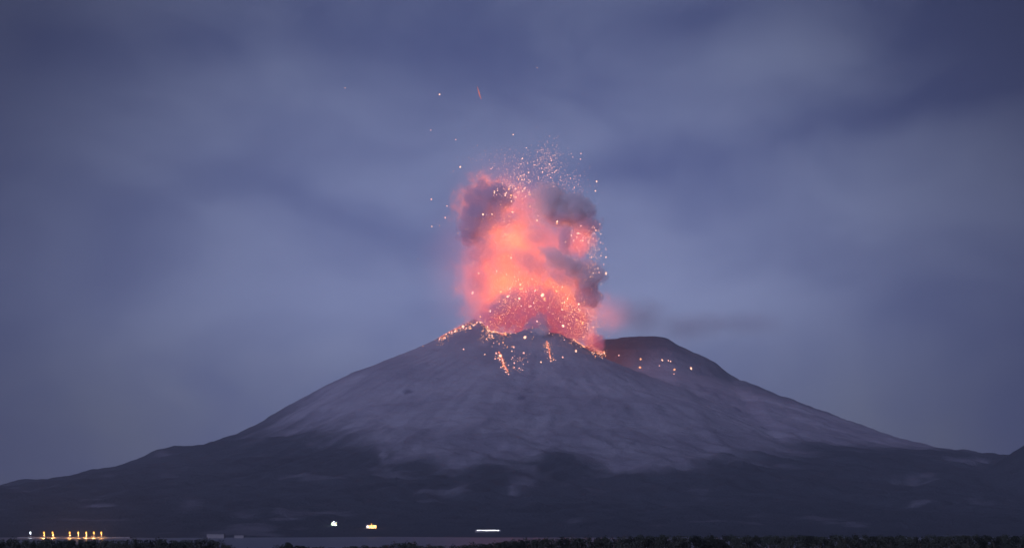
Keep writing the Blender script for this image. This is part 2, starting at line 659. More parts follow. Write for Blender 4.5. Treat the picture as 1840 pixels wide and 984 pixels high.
ASH_DARK = vol_mat('dark_ash', b_ash(0.020, (0.80, 0.74, 0.86), 0.24, nscale=0.020, namp=0.7, detail=5, puff=0.5), 0.6)
ASH_GREY = vol_mat('grey_ash', b_ash(0.022, (0.93, 0.935, 0.97), 0.30, nscale=0.020, namp=0.8, detail=5, puff=0.5), 0.6)
ASH_RED = vol_mat('hot_ash', b_ash(0.018, (0.66, 0.50, 0.66), 0.30, (1.0, 0.11, 0.11), 0.0034, nscale=0.026, namp=1.7, detail=5), 0.6)
FIRE = vol_mat('fire_core', b_ash(0.0060, (0.40, 0.3, 0.3), 0.55, (1.0, 0.175, 0.07), 0.0060, nscale=0.019, namp=2.1, detail=5), 0.9)
FIRE_YELLOW = vol_mat('fire_yellow', b_ash(0.0050, (0.4, 0.3, 0.3), 0.8, (1.0, 0.37, 0.12), 0.0062, nscale=0.020, namp=1.7, detail=5), 0.9)
FIRE_RED = vol_mat('fire_red', b_ash(0.0040, (0.5, 0.4, 0.4), 0.7, (1.0, 0.15, 0.09), 0.0036, nscale=0.017, namp=1.7, detail=5), 0.9)
FIRE_RIM = vol_mat('fire_small', b_ash(0.0100, (0.5, 0.4, 0.4), 0.7, (1.0, 0.14, 0.09), 0.0085, nscale=0.024, namp=1.5, detail=5), 0.5)
ASH_THIN = vol_mat('thin_ash', b_ash(0.0110, (0.84, 0.72, 0.84), 0.6, nscale=0.022, namp=1.7, detail=5), 0.6)
FIRE_SOFT = vol_mat('fire_soft', b_ash(0.0016, (0.6, 0.5, 0.5), 1.2, (1.0, 0.17, 0.11), 0.0030, nscale=0.010, namp=1.0, detail=5))
GLOW = vol_mat('glow_halo', b_ash(0.00015, (0.8, 0.6, 0.6), 1.2, (1.0, 0.24, 0.22), 0.00085, nscale=0.005, namp=0.5), 2.0)
DRIFT = vol_mat('drifting_ash', b_ash(0.0042, (0.58, 0.53, 0.62), 1.3, nscale=0.006, namp=0.9), 2.0)

plume = empty('eruption_plume', (CRX, CRY, 800))
tag(plume, 'tall eruption plume of glowing fire and ash billows over the crater', 'eruption plume')
lumps = [lump_mesh(s) for s in range(5)]
nl = 0


def billow(name, px, py, rx, ry, mat, Y=CRY, depth=None, rot=0.0, label=None):
    """ash or fire billow: centre and half sizes as read off the photo, in photo pixels at distance Y"""
    global nl
    me = lumps[nl % 5].copy()
    nl += 1
    me.materials.append(mat)
    o = bpy.data.objects.new(name, me)
    COL.objects.link(o)
    o.parent = plume
    c = at(px, py, Y)
    o.location = c - plume.location
    k = pm(Y)
    o.scale = (rx * k, (depth if depth else (rx + ry) * 0.5) * k, ry * k)
    o.rotation_euler = (0, math.radians(rot), 0)
    if label:
        o['label'] = label
    return o


# fire column
billow('fire_core', 938, 530, 98, 100, FIRE)
billow('fire_core', 915, 450, 84, 96, FIRE, Y=CRY + 40)
billow('fire_core', 940, 372, 50, 66, FIRE_RED, Y=CRY + 60)
billow('fire_core', 985, 440, 76, 70, FIRE_RED, Y=CRY + 40)
billow('fire_core', 872, 510, 72, 120, FIRE_RED, Y=CRY + 20)
billow('fire_core', 1012, 550, 84, 90, FIRE, Y=CRY)
billow('fire_core', 874, 372, 72, 72, FIRE, Y=CRY + 180, label='pink glow that rims the left ash head')
billow('fire_core', 1043, 436, 40, 44, FIRE_RIM, Y=CRY - 120, label='small red window of fire in the right ash lobe')
billow('fire_core', 1062, 612, 30, 32, FIRE_RIM, Y=CRY - 40)
billow('fire_core', 1040, 584, 22, 44, FIRE, Y=CRY - 120)
billow('ash_billow', 1070, 618, 22, 22, ASH_RED, Y=CRY - 110)  # stands in for the fire-lit crater wall, its glow put in as emission
billow('ash_billow', 1080, 610, 12, 11, ASH_DARK, Y=CRY - 130)
billow('fire_core', 1088, 564, 70, 54, FIRE_SOFT, Y=CRY)
billow('fire_core', 905, 512, 50, 44, FIRE_YELLOW, Y=CRY - 60)
billow('fire_core', 930, 438, 34, 46, FIRE_YELLOW, Y=CRY - 30)
billow('fire_core', 1005, 522, 42, 34, FIRE_YELLOW, Y=CRY - 60, rot=35)
# left ash head
billow('ash_billow', 874, 364, 56, 52, ASH_DARK, Y=CRY - 80)
billow('ash_billow', 857, 405, 46, 52, ASH_DARK, Y=CRY - 60)
billow('ash_billow', 846, 425, 32, 30, ASH_DARK, Y=CRY - 40)
billow('ash_billow', 900, 352, 34, 32, ASH_DARK, Y=CRY - 130)
billow('ash_veil', 905, 396, 46, 24, ASH_THIN, Y=CRY - 150, rot=-20)
billow('ash_veil', 950, 470, 60, 30, ASH_THIN, Y=CRY - 150, rot=30)
billow('ash_veil', 868, 455, 50, 34, ASH_THIN, Y=CRY - 130)
billow('ash_veil', 965, 425, 34, 26, ASH_THIN, Y=CRY - 150)
billow('ash_veil', 905, 545, 60, 26, ASH_THIN, Y=CRY - 200, rot=-35)
billow('ash_veil', 860, 500, 30, 44, ASH_THIN, Y=CRY - 100)
billow('ash_veil', 1010, 500, 40, 20, ASH_THIN, Y=CRY - 190, rot=35)
# right grey lobe
billow('ash_billow', 986, 364, 48, 52, ASH_GREY, Y=CRY - 110)
billow('ash_billow', 1024, 376, 60, 46, ASH_GREY, Y=CRY - 90)
billow('ash_billow', 1050, 402, 40, 34, ASH_DARK, Y=CRY - 110)
billow('ash_billow', 1000, 392, 34, 20, ASH_DARK, Y=CRY - 130)
billow('ash_billow', 1015, 430, 15, 44, ASH_DARK, Y=CRY - 170)
billow('ash_billow', 1008, 468, 56, 26, ASH_GREY, Y=CRY - 200, rot=28)
billow('ash_billow', 1054, 492, 48, 34, ASH_GREY, Y=CRY - 170, rot=15)
billow('ash_billow', 1056, 526, 34, 40, ASH_DARK, Y=CRY - 130)
# hot dark ash in the fountain
billow('ash_billow', 958, 560, 84, 58, ASH_RED, Y=CRY - 130)
billow('ash_billow', 1018, 584, 52, 44, ASH_RED, Y=CRY - 150)
billow('ash_billow', 893, 570, 46, 36, ASH_RED, Y=CRY - 110)
billow('ash_billow', 968, 578, 24, 21, ASH_DARK, Y=CRY - 280)
billow('ash_billow', 950, 588, 18, 14, ASH_DARK, Y=CRY - 270)
billow('ash_billow', 985, 590, 14, 13, ASH_DARK, Y=CRY - 285)
billow('ash_billow', 974, 594, 24, 15, ASH_GREY, Y=CRY - 300)
# halo of firelight in thin ash and haze, put in as emission
billow('glow_halo', 930, 470, 200, 240, GLOW, depth=160)
billow('glow_halo', 850, 480, 130, 160, GLOW, depth=120)
billow('glow_halo', 900, 345, 130, 120, GLOW, depth=120)
billow('glow_halo', 1090, 570, 90, 60, GLOW, depth=80)
billow('fire_glow', 822, 594, 52, 12, FIRE_RED, Y=CRY - 30, rot=-33)
billow('fire_glow', 905, 596, 34, 12, FIRE_RED, Y=CRY - 170, rot=20)
# trailing smoke over the northern summit
billow('drifting_ash', 1150, 574, 120, 62, DRIFT, Y=CRY + 480)
billow('drifting_ash', 1235, 588, 120, 44, DRIFT, Y=CRY + 600)
billow('drifting_ash', 1330, 582, 120, 38, DRIFT, Y=CRY + 680)

# light that the burning fountain gives off
for i, (px, py, Y, e, r_) in enumerate([(935, 530, CRY, 0.20e7, 60), (915, 430, CRY + 30, 0.14e7, 50), (890, 335, CRY + 160, 0.12e7, 40), (1045, 432, CRY - 50, 0.03e7, 15), (1062, 600, CRY - 40, 0.012e7, 20)]):
    ld = bpy.data.lights.new('fire_light', 'POINT')
    ld.energy = e
    ld.color = (1.0, 0.30, 0.13)
    ld.shadow_soft_size = r_
    lo = bpy.data.objects.new('fire_light', ld)
    COL.objects.link(lo)
    lo.parent = plume
    lo.location = at(px, py, Y) - plume.location


# ------------------------------------------------------------------ glowing lava: bombs in the air, boulders and streams on the slopes
def em_mat(name, col, strength, sample='NONE', build=None):
    def f(gg, o):
        e = gg.n('ShaderNodeEmission')
        e.inputs['Color'].default_value = (*col, 1)
        e.inputs['Strength'].default_value = strength
        gg.nt.links.new(e.outputs[0], o.inputs['Surface'])
    m = surf_mat(name, build or f)
    m.cycles.emission_sampling = sample
    return m


def b_lava(hot, cool, strength):
    """incandescent rock: hotter in the cracks, a darker crust between"""
    def f(gg, o):
        pos = gg.n('ShaderNodeTexCoord').outputs['Object']
        n = gg.noise(pos, 1.4, 3, 0.6)
        e = gg.n('ShaderNodeEmission')
        gg.put(e.inputs['Color'], gg.mix(gg.sstep(n, 0.35, 0.6), (*cool, 1), (*hot, 1)))
        gg.put(e.inputs['Strength'], gg.mul(gg.sstep(n, 0.3, 0.62, 0.55, 1.0), strength))
        gg.nt.links.new(e.outputs[0], o.inputs['Surface'])
    return f


HOT = em_mat('white_hot_lava', (1, .6, .4), 1, build=b_lava((1, .62, .44), (1, .32, .18), 2.3))
WARM = em_mat('orange_lava', (1, .4, .2), 1, build=b_lava((1, .44, .20), (1, .24, .11), 2.0))
PINK = em_mat('dull_pink_lava', (1, .4, .3), 1, build=b_lava((1, .52, .44), (1, .36, .30), 1.8))
SPRAY = em_mat('spray_lava', (1, .40, .18), 2.2)
SPRAY_PINK = em_mat('pink_spray_lava', (1, .42, .34), 1.8)
from mathutils import noise as mn


def rock_mesh(seed, mat, stretch=1.0):
    bm = bmesh.new()
    bmesh.ops.create_icosphere(bm, subdivisions=1, radius=1.0)
    off = Vector((seed * 3.7, seed * 1.3, 5))
    for v in bm.verts:
        v.co *= 1 + 0.45 * mn.noise(v.co * 1.6 + off)
        v.co.z *= stretch
    me = bm_mesh('lava_rock', bm)
    me.materials.append(mat)
    return me


ROCKS = {k: [rock_mesh(i, m, st) for i, st in enumerate((1.0, 1.1, 1.7, 0.8))] for k, m in (('hot', HOT), ('warm', WARM), ('pink', PINK))}


def lava_piece(name, p, r, kind, label, cat, group):
    o = bpy.data.objects.new(name, random.choice(ROCKS[kind]))
    COL.objects.link(o)
    o.location = p
    o.scale = (r, r, r)
    o.rotation_euler = (random.uniform(0, .5), random.uniform(0, .5), random.uniform(0, 6.3))
    tag(o, label, cat, group, 'thing')
    return o


def bomb(px, py, rpx, kind, label, group=None, Y=None):
    Y = Y if Y is not None else CRY - random.uniform(300, 420)
    return lava_piece('lava_bomb', at(px, py, Y), rpx * pm(Y), kind, label, 'lava bomb', group)


# single bombs that stand apart
bomb(790, 170, 1.3, 'hot', 'small white lava bomb alone high in the sky, upper left of the orange streak')
bomb(620, 158, 0.95, 'pink', 'faint lava bomb farthest out to the left, high in the clouded sky')
bomb(965, 122, 0.7, 'pink', 'faint tiny lava bomb, highest of all, above and right of the orange streak')
bomb(819, 251, 0.9, 'pink', 'faint lava bomb in the dusk sky up and left of the spark shower')
bomb(774, 234, 0.8, 'pink', 'very faint lava bomb between the lone white one and the spark shower')
bomb(827, 300, 1.5, 'hot', 'white lava bomb just off the upper left shoulder of the left ash head')
bomb(1044, 276, 1.2, 'pink', 'upper one of two pale lava bombs just right of the spark shower')
bomb(1043, 286, 1.1, 'pink', 'lower one of two pale lava bombs just right of the spark shower')
bomb(1072, 326, 1.3, 'hot', 'upper one of two white bombs off the top right of the grey ash lobe')
bomb(1070, 343, 1.2, 'hot', 'lower one of two white bombs off the top right of the grey ash lobe')
bomb(775, 358, 1.1, 'pink', 'upper lava bomb of the pair farthest left of the ash head')
bomb(776, 407, 1.3, 'hot', 'lower, whiter lava bomb of the pair farthest left of the ash head')
bomb(803, 370, 1.3, 'pink', 'pale lava bomb close to the left edge of the ash head, upper one')
bomb(800, 391, 1.1, 'pink', 'pale lava bomb close to the left edge of the ash head, lower one')
bomb(1001, 398, 1.4, 'hot', 'white lava bomb in front of the dark base of the grey ash lobe')
bomb(1078, 403, 1.1, 'pink', 'pale lava bomb at the right edge of the plume level with the ash lobe')
bomb(1089, 448, 1.0, 'pink', 'faint lava bomb right of the small red window of fire')
bomb(1089, 491, 1.6, 'hot', 'bright white lava bomb at the right edge of the plume below the red window')
bomb(868, 385, 2.1, 'hot', 'brightest white lava bomb in front of the left ash head')
bomb(884, 385, 1.4, 'hot', 'smaller white bomb beside the brightest one on the left ash head')
bomb(921, 381, 1.9, 'hot', 'hot white bomb between the two ash heads')
bomb(965, 396, 1.4, 'hot', 'white lava bomb under the left foot of the grey ash lobe')
bomb(975, 530, 3.2, 'hot', 'largest white hot lava bomb in the middle of the fountain')
bomb(933, 536, 2.6, 'hot', 'large yellow white bomb left of the largest one in the fountain')
bomb(912, 533, 2.3, 'hot', 'large yellow white bomb, second left of the largest one')
bomb(900, 524, 2.0, 'warm', 'orange lava bomb at the upper left of the fountain')
bomb(1040, 546, 2.0, 'hot', 'white lava bomb at the right side of the fountain dome')
bomb(1012, 585, 2.8, 'hot', 'large white bomb low in the fountain above the right rim')
bomb(965, 577, 1.3, 'pink', 'pale bomb in front of the dark violet ash clump at the crater lip', Y=CRY - 330)

# clusters in the air: n, centre, spread, size range, kinds, label, group
AIR = [
    (44, 985, 293, 17, 17, .5, 1.2, ('pink', 'pink', 'hot'), 'small pink spark of lava in the tall spray above the grey ash lobe', 'lava sparks in the tall spray'),
    (30, 928, 318, 16, 22, .6, 1.3, ('pink', 'hot'), 'small pink spark of lava above the gap between the ash heads', 'lava sparks above the gap'),
    (26, 932, 345, 13, 12, .7, 1.5, ('warm', 'pink', 'hot'), 'warm spark of lava in the glowing gap between the ash heads', 'lava sparks in the glowing gap'),
    (14, 885, 300, 26, 12, .5, 1.1, ('pink',), 'faint spark of lava over the top of the left ash head', 'lava sparks over the left ash head'),
    (22, 905, 343, 14, 12, .6, 1.3, ('hot', 'pink'), 'white spark of lava against the dark left ash head', 'lava sparks against the left ash head'),
    (16, 1022, 326, 20, 10, .5, 1.0, ('pink',), 'faint spark of lava over the right shoulder of the grey lobe', 'lava sparks over the grey lobe'),
    (18, 1040, 432, 11, 12, .8, 1.5, ('hot', 'pink'), 'bright spark of lava in the small red window of fire', 'lava sparks in the red window'),
    (22, 1068, 448, 7, 22, .7, 1.5, ('pink', 'hot'), 'pale spark of lava on the right edge of the plume', 'lava sparks on the plume edge'),
    (16, 895, 405, 30, 16, .6, 1.5, ('warm', 'pink'), 'spark of lava under the left ash head in the pink fire', 'lava sparks in the pink fire'),
    (30, 930, 548, 44, 24, .7, 1.7, ('hot', 'pink', 'warm'), 'spark of lava on the dark red ash of the fountain', 'lava sparks in the fountain'),
    (34, 1030, 560, 22, 26, .7, 1.7, ('warm', 'hot'), 'orange spark of lava on the right side of the fountain', 'lava sparks right in the fountain'),
    (10, 925, 492, 34, 12, .8, 1.5, ('hot', 'warm'), 'spark of lava near the top of the fire dome', 'lava sparks over the fire dome'),
]
for n, cx_, cy_, sx, sy, r0, r1, kinds, label, grp in AIR:
    for k in range(n):
        x_, y_ = random.gauss(cx_, sx), random.gauss(cy_, sy)
        bomb(x_, y_, r0 + (r1 - r0) * random.random() ** 2.2, random.choice(kinds), label, grp)


def spray(name, n, fn, mat, label, rr=(0.25, 0.6)):
    """the fine spray that nobody could count: one mesh of little tetrahedra-like drops"""
    V, T = [], []
    base = np.array([[0, 0, 1.3], [.94, 0, -.33], [-.47, .82, -.33], [-.47, -.82, -.33]])
    tri = np.array([[0, 1, 2], [0, 2, 3], [0, 3, 1], [1, 3, 2]])
    for k in range(n):
        c, st = fn()
        r = random.uniform(*rr) * 2.55
        V.append(base * [r, r, r * st] + np.array(c))
        T.append(tri + 4 * k)
    me = np_mesh(name, np.concatenate(V), np.concatenate(T), False)
    o = link(name, me, mat)
    tag(o, label, kind='stuff')
    return o


def fn_high():
    q = random.random()
    if q < .34:
        x_, y_, st = random.gauss(985, 15), random.gauss(292, 18), random.uniform(1, 4)
    elif q < .62:
        x_, y_, st = random.gauss(930, 17), random.gauss(325, 22), random.uniform(1, 4)
    elif q < .78:
        x_, y_, st = random.gauss(1025, 24), random.gauss(330, 11), random.uniform(1, 3)
    else:
        x_, y_, st = random.gauss(930, 55), random.gauss(300, 20), random.uniform(1, 3)
    return at(x_, y_, CRY - random.uniform(150, 300)), st


def fn_dome():
    q = random.random()
    if random.random() < .16:
        x_, y_ = random.gauss(925, 48), random.uniform(385, 520)
    elif q < .5:
        t = random.uniform(-1, 1)
        x_, y_ = 965 + t * 95 + random.gauss(0, 8), 515 + 88 * t * t + random.gauss(10, 13)
    elif q < .75:
        x_, y_ = random.gauss(1035, 20), random.gauss(575, 24)
    elif q < .9:
        x_, y_ = random.gauss(945, 45), random.gauss(555, 28)
    else:
        x_, y_ = random.gauss(1064, 8), random.gauss(450, 24)
    return at(x_, y_, CRY - random.uniform(290, 420)), random.uniform(.8, 1.2)


SLOPE_LINES = [([(786, 610), (803, 598), (822, 589), (848, 578)], 5, 5), ([(1032, 600), (1050, 611), (1068, 624), (1086, 634)], 5, 7), ([(866, 577), (876, 590), (884, 606)], 4, 2),
               ([(880, 582), (896, 592), (912, 600)], 5, 2), ([(897, 634), (904, 650), (913, 670)], 3, 2), ([(982, 612), (986, 628), (990, 648)], 3, 2), ([(942, 632), (930, 648), (926, 662)], 5, 1)]


def fn_slope():
    pl, sp, _w = random.choices(SLOPE_LINES, [l[2] for l in SLOPE_LINES])[0]
    x_, y_ = along(pl, random.random())
    p = ground_hit(x_ + random.gauss(0, sp * 1.1), y_ + abs(random.gauss(0, sp * 1.1)))
    return p + Vector((0, -1, 1.5)), random.uniform(.8, 1.3)


def along(pl, t):
    k = t * (len(pl) - 1)
    i = min(int(k), len(pl) - 2)
    f = k - i
    return pl[i][0] * (1 - f) + pl[i + 1][0] * f, pl[i][1] * (1 - f) + pl[i + 1][1] * f


spray('lava_spray', 1100, fn_high, SPRAY_PINK, 'fine pink spray of lava drops above the two ash heads', (.2, .45))
spray('lava_spray', 2200, fn_dome, SPRAY, 'fine orange spray of lava drops over the fire dome', (.3, .8))
spray('lava_grit', 800, fn_slope, WARM, 'fine glowing lava grit scattered over the rim and the upper slopes', (.3, .7))

# motion trail of a flying bomb, built as a ribbon of molten lava
bm = bmesh.new()
pts = [at(858, 155, CRY - 150), at(859, 161, CRY - 150), at(861, 167, CRY - 152), at(862, 172, CRY - 150), at(865, 179, CRY - 150)]
add_tube(bm, pts, [.4, 1.6, 2.6, 2.4, .5], 8)
rb = link('bomb_trail', bm_mesh('trail', bm, True), em_mat('trail_lava', (1, .25, .16), 0.62))
tag(rb, 'orange red motion trail of a lava bomb high above the plume', 'lava ribbon')

# boulders on the slopes, one by one
for px, py, r, kind, label in [
    (832, 588, 3.6, 'hot', 'largest white glowing boulder on the left flank below the rim peak'),
    (833, 628, 1.9, 'pink', 'lone pale glowing boulder on the bare slope under the left rim peak'),
    (871, 638, 1.7, 'hot', 'lone white glowing boulder left of the orange lava stream'),
    (899, 641, 3.8, 'hot', 'large yellow white boulder at the head of the orange lava stream'),
    (905, 653, 2.0, 'hot', 'white boulder in the middle of the orange lava stream'),
    (908, 664, 1.8, 'pink', 'pale boulder at the foot of the orange lava stream'),
    (914, 673, 1.3, 'pink', 'small faint boulder lowest below the orange lava stream'),
    (943, 608, 4.0, 'hot', 'big white hot boulder on the front wall of the crater'),
    (920, 632, 1.8, 'hot', 'white boulder on the front wall below and left of the big one'),
    (941, 635, 2.6, 'pink', 'pale pink boulder on the front wall right under the big one'),
    (924, 653, 1.6, 'pink', 'upper small white boulder between the lava streams'),
    (924, 661, 1.6, 'pink', 'lower small white boulder between the lava streams'),
    (933, 663, 1.9, 'pink', 'flat pale boulder beside the two small ones between the lava streams'),
    (972, 651, 2.0, 'hot', 'white boulder left of the foot of the central lava stream'),
    (990, 650, 1.4, 'pink', 'pale boulder just under the central lava stream'),
    (1011, 643, 2.1, 'pink', 'pale upright boulder right of the central lava stream'),
    (1035, 632, 2.3, 'hot', 'white boulder on the slope under the right rim'),
    (1014, 611, 1.3, 'pink', 'small pale boulder just below the right rim edge'),
    (904, 616, 1.6, 'warm', 'red boulder on the front wall above the orange lava stream'),
    (1112, 640, 1.8, 'pink', 'pale boulder on the saddle right of the glowing right flank'),
    (1151, 647, 2.6, 'warm', 'upper orange lava patch on the slope under the northern summit'),
    (1150, 661, 2.8, 'warm', 'lower orange lava patch on the slope under the northern summit'),
    (1190, 648, 1.7, 'hot', 'white boulder left of the close pair under the northern summit'),
    (1201, 649, 1.4, 'pink', 'left one of the close pair of boulders under the northern summit'),
    (1205, 650, 1.6, 'hot', 'right one of the close pair of boulders under the northern summit'),
    (1185, 658, 1.1, 'pink', 'tiny faint boulder below the white one under the northern summit'),
    (1212, 665, 2.3, 'warm', 'orange boulder right of the close pair, with a faint one below'),
    (1211, 672, 1.3, 'pink', 'faint boulder just below the orange one'),
    (1242, 664, 2.3, 'hot', 'white glowing boulder farthest right on the upper slope'),
    (760, 622, 1.0, 'pink', 'tiny pale boulder on the skyline left of the glowing flank'),
]:
    p = ground_hit(px, py)
    lava_piece('glowing_boulder', p + Vector((0, -1, r * 1.0)), r * pm(p.y) * 0.75, kind, label, 'lava boulder', None)

BAND = [
    (52, [(786, 610), (803, 598), (822, 589), (848, 578)], 5.0, 'glowing rubble piece strewn down the left flank from the rim peak', 'glowing rubble on the left flank', ('hot', 'pink', 'warm')),
    (22, [(838, 594), (850, 584), (866, 575)], 1.6, 'bright rubble piece in the row that climbs to the left rim peak', 'row of rubble up to the rim peak', ('hot', 'warm')),
    (26, [(866, 575), (876, 590), (884, 606)], 3.0, 'glowing rubble piece falling down the inner side of the rim peak', 'glowing rubble right of the rim peak', ('hot', 'pink')),
    (45, [(880, 582), (896, 592), (912, 600)], 3.5, 'glowing rubble piece on the front lip of the crater', 'glowing rubble on the front lip', ('hot', 'warm')),
    (95, [(1030, 600), (1050, 612), (1068, 626), (1086, 634)], 5.5, 'orange rubble piece on the right lip of the crater', 'orange rubble on the right lip', ('warm', 'hot', 'warm')),
    (20, [(894, 634), (904, 650), (913, 670)], 4.5, 'glowing rubble piece of the orange lava stream', 'rubble of the orange stream', ('warm', 'pink')),
    (22, [(982, 614), (986, 628), (990, 648)], 4.0, 'glowing rubble piece of the central lava stream', 'rubble of the central stream', ('warm', 'pink')),
    (14, [(944, 630), (924, 640), (938, 650), (926, 662)], 9.0, 'dull pink rubble piece between the two lava streams', 'rubble between the streams', ('pink',)),
    (12, [(890, 612), (915, 622), (935, 620)], 7.0, 'dull pink rubble piece on the front wall of the crater', 'rubble on the front wall', ('pink', 'warm')),
]


def along(pl, t):
    k = t * (len(pl) - 1)
    i = min(int(k), len(pl) - 2)
    f = k - i
    return pl[i][0] * (1 - f) + pl[i + 1][0] * f, pl[i][1] * (1 - f) + pl[i + 1][1] * f


for n, pl, sp, label, grp, kinds in BAND:
    for k in range(n):
        x_, y_ = along(pl, random.random())
        p = ground_hit(x_ + random.gauss(0, sp * .9), y_ + abs(random.gauss(0, sp * .9)))
        r = (0.5 + 1.0 * random.random() ** 2) * pm(p.y)
        lava_piece('lava_rubble', p + Vector((0, -1, r * .4)), r, random.choice(kinds), label, 'lava rubble', grp)


def b_flow(strength, red):
    def f(gg, o):
        pos = gg.n('ShaderNodeNewGeometry').outputs['Position']
        ed = gg.n('ShaderNodeAttribute', attribute_name='edge').outputs['Fac']
        n = gg.noise(pos, 0.055, 4, 0.65)
        h = gg.sstep(gg.add(n, gg.mul(gg.sub(ed, 0.6), 0.5)), 0.36, 0.66)
        p = principled(gg, o, (0.10, 0.09, 0.10, 1), 0.9)
        gg.put(p.inputs['Emission Color'], gg.mix(h, (1, .12, .07, 1), (1, red, .16, 1)))
        gg.put(p.inputs['Emission Strength'], gg.mul(gg.m('POWER', h, 1.6), strength))
        tr = gg.n('ShaderNodeBsdfTransparent')
        mx = gg.n('ShaderNodeMixShader')
        gg.put(mx.inputs[0], gg.sstep(gg.add(ed, gg.mul(gg.sub(n, .5), 1.3)), 0.25, 0.6))
        gg.nt.links.new(tr.outputs[0], mx.inputs[1])
        gg.nt.links.new(p.outputs[0], mx.inputs[2])
        gg.nt.links.new(mx.outputs[0], o.inputs['Surface'])
    return f


def lava_flow(pl, wpx, mat, label):
    """a bed of glowing rubble draped over the slope along a line"""
    N, M = 40, 9
    c = [ground_hit(*along(pl, i / (N - 1))) for i in range(N)]
    V, E_ = [], []
    for i in range(N):
        t = (c[min(i + 2, N - 1)] - c[max(i - 2, 0)])
        side_ = Vector((t.y, -t.x, 0))
        side_ = Vector((1, 0, 0)) if side_.length < 1 else side_.normalized()
        if side_.x < 0:
            side_ = -side_
        w = wpx * pm(c[i].y) * (0.55 + 0.45 * math.sin(PI * (0.15 + 0.8 * i / (N - 1))))
        for j in range(M):
            s_ = (j / (M - 1) - .5) * 2
            q = c[i] + side_ * s_ * w
            V.append((q.x, q.y, ground_z(q.x, q.y) + 2.2))
            E_.append((1 - abs(s_)) * min(1, 4 * math.sin(PI * (i + .5) / N)))
    Q = [(i * M + j, i * M + j + 1, (i + 1) * M + j + 1, (i + 1) * M + j) for i in range(N - 1) for j in range(M - 1)]
    me = np_mesh('lava_flow', V, Q)
    A = me.attributes.new('edge', 'FLOAT', 'POINT')
    A.data.foreach_set('value', np.array(E_, dtype=np.float32))
    o = link('lava_flow', me, mat)
    tag(o, label, 'lava flow')


FLOW = em_mat('lava_bed', (1, 1, 1), 1, build=b_flow(1.0, .28))
FLOW_DIM = em_mat('dim_lava_bed', (1, 1, 1), 1, build=b_flow(0.85, .20))
lava_flow([(895, 630), (902, 645), (905, 656), (914, 672)], 5.0, FLOW, 'short orange lava stream on the front wall, left of the middle')
lava_flow([(982, 612), (986, 628), (990, 648)], 3.6, FLOW, 'short orange lava stream on the front wall under the dark ash clump')
lava_flow([(788, 609), (803, 599), (822, 591), (850, 580)], 10.0, FLOW_DIM, 'dull red bed of rubble down the left flank of the summit')
lava_flow([(1040, 604), (1055, 615), (1070, 628), (1088, 636)], 8.0, FLOW, 'bright orange bed of lava over the right lip of the crater')
lava_flow([(862, 576), (872, 584), (886, 596), (915, 606)], 6.0, FLOW_DIM, 'red bed of rubble on the front lip of the crater right of the rim peak')

# ------------------------------------------------------------------ lit quay and buildings on the far shore
def b_plain(col, rough=0.8, ns=0.4, amt=0.3, bump=0.02):
    def f(gg, o):
        pos = gg.n('ShaderNodeTexCoord').outputs['Object']
        n = gg.noise(pos, ns, 4, 0.6)
        principled(gg, o, gg.mix(gg.mul(n, amt * 2), (*col, 1), tuple(c * .55 for c in col) + (1,)), rough, n, bump)
    return f


M_CONC = surf_mat('concrete', b_plain((0.20, 0.19, 0.19)))
M_WALL = surf_mat('plaster_wall', b_plain((0.42, 0.40, 0.38)))
M_ROOF = surf_mat('dark_roof', b_plain((0.08, 0.08, 0.09)))
M_STEEL = surf_mat('galvanised_steel', b_plain((0.22, 0.22, 0.23), 0.5))
E_ORANGE = em_mat('sodium_light', (1.0, .42, .08), 2.4, 'FRONT')
E_WHITE = em_mat('white_light', (0.85, .92, 1.0), 3, 'FRONT')
E_GREEN = em_mat('greenish_white_light', (0.62, 1.0, .60), 1.6, 'FRONT')
E_WIN = em_mat('lit_window', (1.0, .62, .28), 2.5)

QY = 3500.0


def qx(px, Y=QY):
    return (px - CX) / F * Y


bm = bmesh.new()
add_box(bm, ((qx(40) + qx(240)) / 2, QY + 9, 0.4), (qx(240) - qx(40), 26, 3.2))
quay = link('quay', bm_mesh('quay', bm), M_CONC)
tag(quay, 'low concrete quay lit orange by a row of street lamps', 'quay')
bm = bmesh.new()
add_box(bm, (0, 0, 0), (1.0, 0.9, 1.8))
fend = bm_mesh('fender', bm)
for k in range(9):
    link('fender', fend, M_ROOF, quay, (qx(50) + k * (qx(230) - qx(50)) / 8, QY - 4.5, 0.6))


def street_lamp():
    t = empty('street_lamp')
    bm = bmesh.new()
    add_tube(bm, [(0, 0, 0), (0, 0, .5), (0, 0, 9.0)], [.22, .13, .08], 8)
    link('mast', bm_mesh('mast', bm), M_STEEL, t)
    bm = bmesh.new()
    add_tube(bm, [(0, 0, 8.9), (0, -.6, 9.5), (0, -2.2, 9.8)], .06, 6)
    link('arm', bm_mesh('arm', bm), M_STEEL, t)
    bm = bmesh.new()
    add_box(bm, (0, -2.6, 9.85), (.9, 1.4, .3))
    h = link('lamp_head', bm_mesh('lamp_head', bm), M_STEEL, t)
    bm = bmesh.new()
    bmesh.ops.create_uvsphere(bm, u_segments=12, v_segments=8, radius=1.0, matrix=Matrix.Translation((0, -2.6, 9.35)) @ Matrix.Diagonal((1.3, 1.3, 2.5, 1)))  # lens stretched tall, its shape imitating the lamp's smeared flare
    me = bm_mesh('lens', bm, True)
    l = link('lens', me, None, h)
    return t


def copy_tree(o, parent=None):
    c = o.copy()
    COL.objects.link(c)
    c.parent = parent
    for ch in o.children:
        copy_tree(ch, c)
    return c


